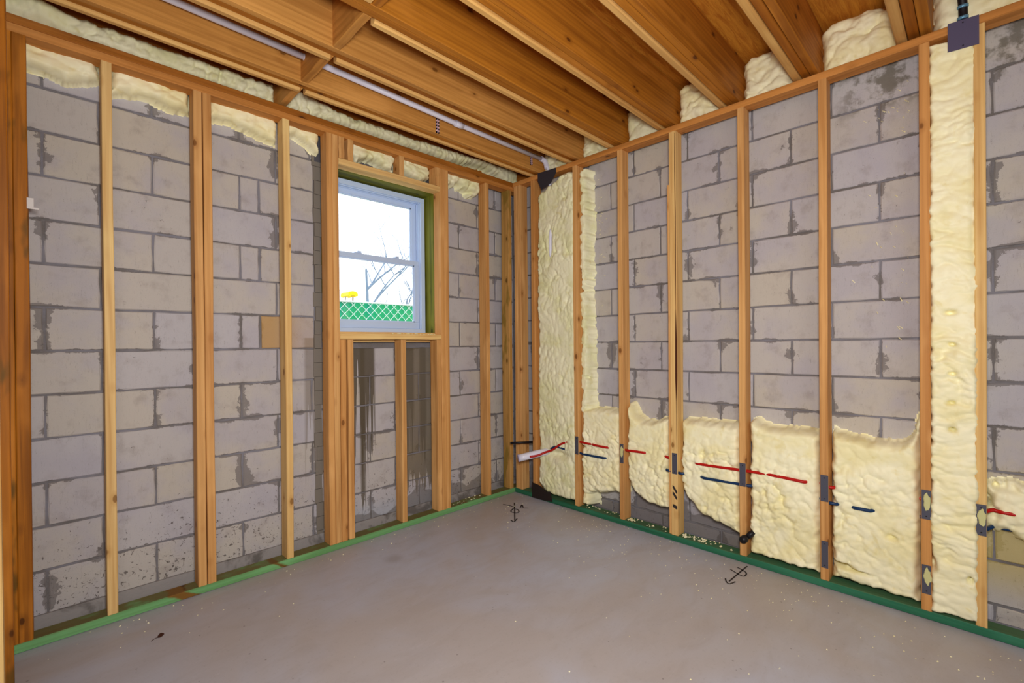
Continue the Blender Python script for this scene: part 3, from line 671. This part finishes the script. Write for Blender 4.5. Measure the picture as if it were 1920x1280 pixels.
# ================================================================== PIPES, TUBES, PLATES
def X_of(u, vis, xv=2.846, xh=2.895):
    k = 0
    for a, b in vis:
        k = max(k, min(1, max(0, 1-max(a-u, u-b, 0)/.03)))
    if u < -.03: xv, xh = 2.93, 2.965
    return xh+(xv-xh)*k
def tubing(name, zf, vis, m, label, start):
    pts = list(start)
    for u in np.arange(2.12, -.62, -.02): pts.append((X_of(u, vis), u, zf(u)))
    o = tube(name, pts, .0085, m, n=10); tag(o, label, 'tubing'); return o
vr = [(2.06, 2.14), (1.89, 2.03), (1.60, 1.75), (1.41, 1.45), (.74, 1.25), (.66, .99), (.53, .56), (-.13, -.05)]
tubing('red_tubing', lambda u: .53+.005*math.sin(u*9), vr, M_RED, 'red water tubing through the studs, bent out of the foam beside the white conduit',
       smooth_path([(2.715, 2.545, .375), (2.755, 2.50, .385), (2.80, 2.455, .41), (2.828, 2.40, .435), (2.835, 2.33, .485), (2.842, 2.25, .518), (2.856, 2.16, .53)]))
vb = [(1.92, 2.14), (1.40, 1.44), (1.33, 1.36), (.98, 1.21), (.93, .97), (.52, .56), (.38, .45)]
tubing('blue_tubing', lambda u: .447+.004*math.sin(u*8+1), vb, M_BLUE, 'dark blue water tubing running through the studs below the red one',
       smooth_path([(2.83, 2.42, .44), (2.838, 2.37, .462), (2.845, 2.28, .452), (2.856, 2.16, .447)]))
tubing('grey_cable', lambda u: .21-.02*(u-.9), [(.55, .9)], plain('grey_cable', (72, 80, 84), .5), 'thin grey cable half buried in foam near the plate', [(2.90, 2.13, .20)]) if False else None
# white conduit stub
cs = empty('conduit_stub', (2.66, 2.619, .33)); tag(cs, 'short white plastic conduit sticking out of the foam column near the floor corner', 'pipe')
c1 = tube('conduit', [(2.66, 2.619, .360), (2.70, 2.592, .369), (2.78, 2.538, .387), (2.87, 2.478, .405)], .029, M_PVC, n=20); child(c1, cs) if False else None
c1.parent = cs; c1.location = Vector(c1.location)-cs.location
d_ = (Vector((2.70, 2.592, .369))-Vector((2.66, 2.619, .360))).normalized()
c2 = tube('pipe_end', [Vector((2.66, 2.619, .360))-d_*.003, Vector((2.66, 2.619, .360))+d_*.008], .031, plain('pipe_end_lilac', (196, 190, 226), .4), n=20); c2.parent = cs; c2.location = Vector(c2.location)-cs.location
# black rod and standpipe in the corner
t = tube('black_rod', [(2.70, 2.751, .459), (2.86, 2.640, .457)], .0095, M_BLACK, n=12); tag(t, 'black metal rod poking out of the room corner above the white conduit', 'rod')
t = tube('black_hose', smooth_path([(2.90, 2.655, .041), (2.895, 2.652, .30), (2.885, 2.650, .55)]), .012, M_BLACK, n=10); tag(t, 'black hose standing behind the corner stud at the foam edge', 'hose')
# black membrane flap
V = [(2.829, 2.630, .000), (2.829, 2.628, .125), (2.829, 2.56, .118), (2.829, 2.515, .105), (2.829, 2.49, .075), (2.829, 2.43, .088), (2.829, 2.41, .012), (2.829, 2.52, .003)]
V2 = [(x+.004, y, z) for x, y, z in V]; n = len(V)
fcs = [tuple(range(n)), tuple(range(2*n-1, n-1, -1))]+[(i, (i+1) % n, (i+1) % n+n, i+n) for i in range(n)]
mf = link('membrane_flap', mesh('membrane_flap', [(x, y, z+.003) for x, y, z in V+V2], fcs), M_BLACKM); tag(mf, 'torn black membrane flap at the foot of the corner foam column', 'membrane')
# white drain pipe in the ceiling
pp = empty('white_ceiling_pipe', (1.2, 2.51, 2.81)); tag(pp, 'long thin white plastic pipe in the last joist bay, elbowing down into the corner foam', 'pipe')
def pchild(o): o.parent = pp; o.location = Vector(o.location)-pp.location; return o
pchild(tube('pipe', [(-1.2, 2.500, 2.822), (.952, 2.500, 2.800)], .0165, M_PVC, n=16)).name = 'pipe'
pchild(tube('pipe', [(.952, 2.500, 2.800), (2.0, 2.500, 2.782), (2.835, 2.500, 2.782)], .0165, M_PVC, n=16))
pchild(tube('pipe_coupling', [(1.955, 2.500, 2.782), (2.02, 2.500, 2.782)], .0215, M_PVC, n=16))
pchild(tube('pipe_elbow', smooth_path([(2.83, 2.500, 2.782), (2.86, 2.498, 2.778), (2.875, 2.49, 2.76), (2.875, 2.475, 2.71)], 5), .021, M_PVC, n=16))
pchild(tube('pipe', smooth_path([(2.875, 2.475, 2.74), (2.878, 2.45, 2.60), (2.870, 2.42, 2.25), (2.847, 2.42, 2.165), (2.847, 2.42, 2.0), (2.88, 2.42, 1.93)]), .0125, M_PVC, n=14))
for x, l, z0, z1 in ((1.84, 'pink white pipe strap hanging from the pipe, halfway along it', 2.690, 2.80), (2.76, 'pink white pipe strap hanging near the pipe elbow', 2.725, 2.80)):
    s = empty('pipe_strap', (x, 2.542, z1)); tag(s, l, 'strap', 'pipe straps')
    ls = []
    nn = 5
    for i in range(nn):
        a = z0+(z1-z0)*i/nn; b = z0+(z1-z0)*(i+1)/nn
        ls += [((x-.012, 2.540, a), (x-.0035, 2.5435, b)), ((x+.0035, 2.540, a), (x+.012, 2.5435, b)), ((x-.012, 2.540, a), (x+.012, 2.5435, a+(b-a)*.55))]
    o = boxes('perforated_band', ls, M_STRAP); o.parent = s; o.location = Vector(o.location)-s.location
# black cable with clamps over the top plate
bc = empty('black_cable', (2.90, .047, 2.672)); tag(bc, 'thick black cable with pale blue bands dropping onto the end nail plate', 'cable')
o = tube('cable', smooth_path([(2.895, .047, 2.672), (2.895, .046, 2.74), (2.87, .05, 2.82), (2.84, .06, 2.95)]), .016, M_BLACK, n=14); o.parent = bc; o.location = Vector(o.location)-bc.location
for z in (2.712, 2.762):
    o = tube('band', [(2.893, .047, z-.006), (2.890, .047, z+.006)], .0195, M_BAND, n=16); o.parent = bc; o.location = Vector(o.location)-bc.location
# nail plates
M_SMEAR = plain('dull_foam_smear', (206, 202, 142), .6)
def plate(label, y0, y1, z0, z1, m=M_STEEL, poly=None, x=2.8335, smear=False):
    P = poly or [(y0, z0), (y1, z0), (y1, z1), (y0, z1)]; n = len(P)
    V = [(x, p[0], p[1]) for p in P]+[(x-.002, p[0], p[1]) for p in P]
    fcs = [tuple(range(n)), tuple(range(2*n-1, n-1, -1))]+[(i, (i+1) % n, (i+1) % n+n, i+n) for i in range(n)]
    c = Vector((x, (y0+y1)/2, z0)); r = empty('nail_plate', c); tag(r, label, 'nail plate', 'grey nail plates')
    o = link('plate', mesh('plate', [tuple(Vector(v)-c) for v in V], fcs), m, r)
    ls = []
    for (a, b) in (((y0+y1)/2, z0+.014), ((y0+y1)/2, z1-.014)):
        d = link('nail_head', mesh('nail_head', [(-.0035, a-c.y+.003*math.cos(t), b-c.z+.003*math.sin(t)) for t in np.linspace(0, 5.4, 7)], [tuple(range(7))]), M_BLACK, r)
    if smear:
        rg = random.Random(int(y0*1000)+int(z0*100)); me_p = []
        for q in range(16):
            t = q*math.pi/8; me_p.append((y0+(y1-y0)*(.42+.44*math.cos(t)*rg.uniform(.7, 1.15)), z0+(z1-z0)*(.6+.30*math.sin(t)*rg.uniform(.75, 1.2))))
        nn = len(me_p); V = [(-.003, a-c.y, b-c.z) for a, b in me_p]+[(-.006, a-c.y, b-c.z) for a, b in [((p[0]*.8+(y0+.012)*.2), p[1]) for p in me_p]]
        f = [tuple(range(nn)), tuple(range(2*nn-1, nn-1, -1))]+[(i, (i+1) % nn, (i+1) % nn+nn, i+nn) for i in range(nn)]
        s = link('foam_smear', mesh('foam_smear', V, f), M_SMEAR, r); s['label'] = 'yellow foam smear over the plate'
    return r
plate('grey nail plate on the knotty stud beside the foam column', 2.149, 2.180, .436, .572)
plate('grey nail plate on the plain stud before the cracked stud, foam on it', 1.757, 1.786, .438, .572, smear=True)
plate('grey nail plate on the cracked stud', 1.364, 1.398, .436, .570)
plate('grey nail plate on the stud with the black foot fitting', .951, .984, .444, .578)
plate('upper grey nail plate on the stud in the thick foam', .550, .584, .450, .586)
plate('lower grey nail plate on the stud in the thick foam', .552, .582, .105, .244)
plate('upper foam smeared nail plate on the orange stud', .157, .189, .460, .594, smear=True)
plate('lower foam smeared nail plate on the orange stud', .157, .189, .118, .250, smear=True)
plate('foam smeared nail plate on the last pale stud', -.020, .012, .436, .570, smear=True)
plate('square purple grey nail plate over the end of the top plate', -.004, .095, 2.548, 2.676, M_STEEL2, [(-.004, 2.547), (.095, 2.553), (.094, 2.678), (-.004, 2.672)], x=2.8325)
plate('dark five sided nail plate at the top of the corner foam column', 2.346, 2.538, 2.532, 2.674, plain('charcoal_plate', (52, 50, 58), .55), [(2.50, 2.530), (2.40, 2.560), (2.346, 2.628), (2.346, 2.668), (2.538, 2.674), (2.538, 2.610)], x=2.8325)
# black fitting at the stud foot
bf = empty('black_fitting', (2.80, .955, .12)); tag(bf, 'black plastic fitting at the foot of a stud, poking out of the foam', 'fitting')
o = tube('nozzle', [(2.800, .966, .138), (2.806, .963, .140), (2.822, .952, .150), (2.832, .943, .158)], [.016, .021, .021, .012], M_BLACK, n=14); o.parent = bf; o.location = Vector(o.location)-bf.location
o = tube('barbed_stem', [(2.832, .943, .158), (2.845, .93, .172), (2.87, .905, .20)], [.014, .017, .012], M_BLACK, n=12); o.parent = bf; o.location = Vector(o.location)-bf.location
# white bracket by the corner post
wb = boxes('white_tag', [((-.071, 2.828, 1.868), (-.050, 2.832, 1.915)), ((-.071, 2.826, 1.868), (-.034, 2.834, 1.876))], plain('white_tag', (222, 214, 208), .5), bevel=.001); tag(wb, 'small white tag sticking out beside the dark corner post', 'tag')

# ================================================================== FLOOR THINGS
def ribbon(name, strokes, wdt, label, z=.0015):
    V = []; Fc = []
    for st in strokes:
        st = [np.array(p, float) for p in st]; st = [p for p in smooth_path([(*p, 0) for p in st], 5)]
        for i, p in enumerate(st):
            t = st[min(i+1, len(st)-1)]-st[max(i-1, 0)]; t = t/(np.linalg.norm(t)+1e-9); nrm = np.array([-t[1], t[0], 0])*wdt/2
            V += [tuple(p+nrm), tuple(p-nrm)]
            if i: n = len(V); Fc.append((n-4, n-3, n-1, n-2))
    c = V[0]; o = link(name, mesh(name, [(v[0]-c[0], v[1]-c[1], 0) for v in V], Fc), M_INK); o.location = (c[0], c[1], z); tag(o, label, 'floor mark'); return o
ribbon('marker_symbol', [[(2.637, 2.646), (2.486, 2.493), (2.366, 2.372)], [(2.356, 2.403), (2.351, 2.365), (2.41, 2.391)], [(2.547, 2.686), (2.565, 2.613), (2.56, 2.567)], [(2.56, 2.567), (2.482, 2.53), (2.481, 2.482), (2.51, 2.473), (2.544, 2.516), (2.539, 2.54)], [(2.571, 2.533), (2.598, 2.51), (2.622, 2.479)], [(2.592, 2.533), (2.643, 2.568), (2.606, 2.518)]],
       .010, 'black marker arrow with cross strokes drawn on the slab at the room corner')
ribbon('marker_symbol', [[(2.804, 0.936), (2.677, 0.941), (2.556, 0.945)], [(2.574, 0.971), (2.543, 0.954), (2.532, 0.934), (2.577, 0.92)], [(2.7, 0.991), (2.672, 0.938), (2.669, 0.911), (2.695, 0.906), (2.722, 0.916), (2.733, 0.935), (2.753, 0.973)]],
       .008, 'black marker arrow with a loop drawn on the slab in front of the foam wall')
V = []; 
for i in range(9):
    t = i/8; V += [(.03*t-.0, .018*math.sin(math.pi*t)*.6+.01*t, .004+.006*math.sin(3*t)), (.03*t+.0, -.018*math.sin(math.pi*t)*.6+.01*t, .002)]
V = [(x*.9, y*.95, z) for x, y, z in V]
lf = empty('dry_leaf', (.315, 2.548, 0)); tag(lf, 'small curled dark brown leaf lying on the slab', 'leaf')
b_ = link('leaf_blade', mesh('leaf_blade', V, [(2*i, 2*i+1, 2*i+3, 2*i+2) for i in range(8)]), M_LEAF, lf)
st_ = tube('stem', [(0, 0, .003), (-.012, -.006, .004), (-.022, -.012, .003)], .0012, M_LEAF, lf, n=6)
# foam crumbs
def crumbs(name, spots, m, label, seed, rad=(.002, .0065)):
    r = random.Random(seed); V = []; Fc = []
    for (x, y, z) in spots:
        s = r.uniform(*rad); a = r.random()*6; n = len(V)
        pts = [(s*1.3*math.cos(a+k*1.57)*r.uniform(.7, 1.2), s*math.sin(a+k*1.57)*r.uniform(.7, 1.2), r.uniform(0, .3)*s) for k in range(4)]
        V += [(x+p[0], y+p[1], z+p[2]) for p in pts]+[(x, y, z+s*r.uniform(.7, 1.3))]
        Fc += [(n, n+1, n+4), (n+1, n+2, n+4), (n+2, n+3, n+4), (n+3, n, n+4), (n, n+3, n+2, n+1)]
    o = link(name, mesh(name, V, Fc), m); tag(o, label, 'debris', None, 'stuff'); return o
r = random.Random(3)
sp = []
for i in range(260):
    d = abs(r.gauss(0, .35)); sp.append((2.82-d, r.uniform(-.5, 2.75), .001))
for i in range(80): sp.append((r.uniform(-.1, 2.8), r.uniform(-.3, 2.8), .001))
for i in range(70): sp.append((r.uniform(0, 2.7), 2.82-abs(r.gauss(0, .12)), .001))
crumbs('floor_foam_crumbs', sp, FOAM, 'pale foam crumbs scattered over the slab, thickest along the foam wall', 5, (.0012, .0042))
sp = [(r.uniform(2.845, 2.915), r.uniform(.95, 2.12), .041) for i in range(60)]+[(r.uniform(2.845, 2.90), r.uniform(1.2, 1.34), .041) for i in range(35)]+[(r.uniform(2.85, 2.9), r.uniform(1.68, 1.74), .041) for i in range(25)]
crumbs('plate_foam_crumbs', sp, FOAM, 'foam crumbs lying on the deep green bottom plate', 6, (.003, .009))
sp = [(r.uniform(2.17, 2.5), r.uniform(2.85, 2.92), .041) for i in range(14)]+[(r.uniform(1.7, 2.06), r.uniform(2.85, 2.92), 1.357) for i in range(22)]
crumbs('sill_foam_crumbs', sp, FOAM2, 'foam crumbs on the window sill board and light green plate', 8, (.003, .008))
# flecks of foam stuck on the blocks
sp = []; V = []; Fc = []
def fleck(u, z, s, a, seed):
    global V, Fc
    n = len(V); ca, sa = math.cos(a), math.sin(a)
    for (p, q) in ((-s, -s*.22), (s, -s*.12), (s*.9, s*.2), (-s*.8, s*.25)): V.append((2.9968, u+p*ca-q*sa, z+p*sa+q*ca))
    V.append((2.9935, u, z)); Fc += [(n, n+4, n+1), (n+1, n+4, n+2), (n+2, n+4, n+3), (n+3, n+4, n)]
for i in range(46): fleck(.24+abs(r.gauss(0, .09)), r.choice([2.45, 2.42, 1.98, 1.8, 1.62, 1.52, 1.35, 2.43, 2.44])+r.gauss(0, .05), r.uniform(.003, .011), r.uniform(.6, 1.3), i)
for i in range(30): fleck(2.06-abs(r.gauss(0, .05)), r.choice([2.55, 2.4, 2.2, 1.9, 1.55])+r.gauss(0, .05), r.uniform(.003, .010), r.uniform(-.6, .6), i)
fk = link('foam_flecks', mesh('foam_flecks', V, Fc), FOAM); tag(fk, 'small pale foam flecks stuck on the bare blocks', 'debris', None, 'stuff')

# ================================================================== OUTSIDE
def ground_mat():
    m, nt, b = mat('pale_dirt'); g = N(nt, 'ShaderNodeNewGeometry'); n1 = noise(nt, g.outputs['Position'], 1.5, 5)
    L(nt, mix(nt, ramp(nt, n1, .4, .6), srgb(190, 184, 176), srgb(150, 160, 120)), b.inputs['Base Color']); return m
tag(boxes('ground', [((-20, 3.21, .9), (40, 60, 1.15))], ground_mat()), kind='structure')
fe = empty('chain_link_fence', (4, 6, 1.15)); tag(fe, 'chain link fence backed with green privacy cloth, seen through the lower sash', 'fence')
def fch(o): o.parent = fe; o.location = Vector(o.location)-fe.location; return o
FT = 1.88
gmat, nt, b = mat('green_privacy_cloth'); g = N(nt, 'ShaderNodeNewGeometry'); n1 = noise(nt, g.outputs['Position'], 1.6, 3)
L(nt, mix(nt, ramp(nt, n1, .45, .62), srgb(0, 150, 128), srgb(30, 168, 112)), b.inputs['Base Color'])
V = []; Fc = []
for i in range(61):
    x = -.5+i*.17; V += [(x, .03+.012*math.sin(i*.9), 1.17), (x, .03+.012*math.sin(i*.9+.3), FT+.006*math.sin(i*1.7))]
    if i: Fc.append((2*i-2, 2*i, 2*i+1, 2*i-1))
pc = link('privacy_cloth', mesh('privacy_cloth', [(x-4, y, z-1.15) for x, y, z in V], Fc), gmat, fe); pc['label'] = 'green cloth behind the wires'
mg = plain('galvanized_wire', (214, 226, 222), .5, 0)
V = []; Fc = []
H = FT-1.17; pit = .125
for i in range(-8, 82):
    for s in (1, -1):
        x = -.5+i*pit; a = (x, 0, 1.17) if s > 0 else (x+H, 0.004, 1.17); bpt = (x+H, 0, FT) if s > 0 else (x, .004, FT)
        v, f = tube_data([Vector(a), Vector(bpt)], .0045, 4, False); n = len(V); V += v; Fc += [tuple(k+n for k in q) for q in f]
wm = link('wire_mesh', mesh('wire_mesh', [(x-4, y, z-1.15) for x, y, z in V], Fc), mg, fe); wm['kind'] = 'stuff'
fch(tube('top_rail', [(-.5, 6.0, FT), (9.8, 6.0, FT)], .012, mg, n=8))
for x in (.6, 5.0, 8.6): fch(tube('fence_post', [(x, 6.05, 1.15), (x, 6.05, FT+.03)], .025, mg, n=10))
# yellow canopy above the fence
yc = empty('yellow_canopy', (4.86, 10.2, 1.15)); tag(yc, 'bright yellow rounded canopy on thin legs showing above the green cloth', 'canopy')
ym = plain('bright_yellow', (255, 226, 0), .5)
V = []; Fc = []
for i in range(13):
    a = math.pi*i/12
    for yy in (-.2, .2): V.append((-.115*math.cos(a), yy, 1.27+.11*math.sin(a)**.6))
    for yy in (-.2, .2): V.append((-.06*math.cos(a), yy, 1.25+.04*math.sin(a)**.6))
    if i:
        n = 4*i; Fc += [(n-4, n-3, n+1, n), (n-2, n+2, n+3, n-1), (n-4, n, n+2, n-2), (n-3, n-1, n+3, n+1)]
Fc += [(0, 2, 3, 1), (48, 49, 51, 50)]
link('canopy_shell', mesh('canopy_shell', V, Fc), ym, yc)
for x in (-.09, .09): o = tube('canopy_leg', [(x, 0, 0), (x, 0, 1.29)], .02, plain('canopy_leg', (190, 186, 196), .5), yc, n=8)
# bare trees
bark = plain('hazy_bark', (120, 138, 160), .9)  # bluish outdoor haze is put into the bark colour
def tree(label, x, y, h, seed, lean=0):
    r = random.Random(seed); root = empty('bare_tree', (x, y, 1.15)); tag(root, label, 'tree', 'bare trees beyond the fence')
    TV, TF, BV, BF = [], [], [], []
    def br(p, d, ln, rad, lev):
        pts = [p]; q = p.copy(); dd = d.copy()
        for i in range(4):
            j = .18 if lev else .04; dd = (dd+Vector((r.uniform(-j, j), r.uniform(-j, j), r.uniform(-.05, .12)))).normalized(); q = q+dd*ln/4; pts.append(q.copy())
        v, f = tube_data(pts, [rad*(1-.5*i/4) for i in range(5)], 5, False)
        V_, F__ = (TV, TF) if lev == 0 else (BV, BF); n = len(V_); V_ += v; F__ += [tuple(k+n for k in t) for t in f]
        if lev < 4:
            for i in range(4 if lev == 0 else 3):
                s = pts[r.randrange(1, 5)]; a = r.uniform(0, 6.28); nd = (dd*.55+Vector((math.cos(a), math.sin(a), r.uniform(.1, .7)))*.7).normalized()
                br(s, nd, ln*r.uniform(.5, .75), rad*.5, lev+1)
    br(Vector((0, 0, 0)), Vector((lean, 0, 1)).normalized(), h*.8, .085*h/4, 0)
    link('trunk', mesh('trunk', TV, TF), bark, root); link('branches', mesh('branches', BV, BF), bark, root)
tree('tall bare tree behind the fence, its trunk splitting low', 5.75, 11, 2.6, 12)
tree('small bare tree behind the fence toward the window jamb', 7.4, 12, 1.9, 5, .1)
tree('bare tree behind the yellow canopy', 5.0, 13, 2.6, 31)
# far house
hs = empty('far_house', (7.2, 22, 1.15)); tag(hs, 'pale house with low pitched roof far beyond the fence', 'house')
o = boxes('house_wall', [((5.0, 20, 1.15), (9.6, 24, 3.2))], plain('pale_siding', (238, 234, 236), .9)); o.parent = hs; o.location = Vector(o.location)-hs.location
V = [(4.7, 19.7, 3.2), (9.9, 19.7, 3.2), (9.9, 24.3, 3.2), (4.7, 24.3, 3.2), (4.7, 22, 4.1), (9.9, 22, 4.1)]
link('roof', mesh('roof', [(x-7.2, y-22, z-1.15) for x, y, z in V], [(0, 1, 5, 4), (2, 3, 4, 5), (0, 4, 3), (1, 2, 5), (0, 3, 2, 1)]), plain('pale_roof', (214, 206, 212), .9), hs)
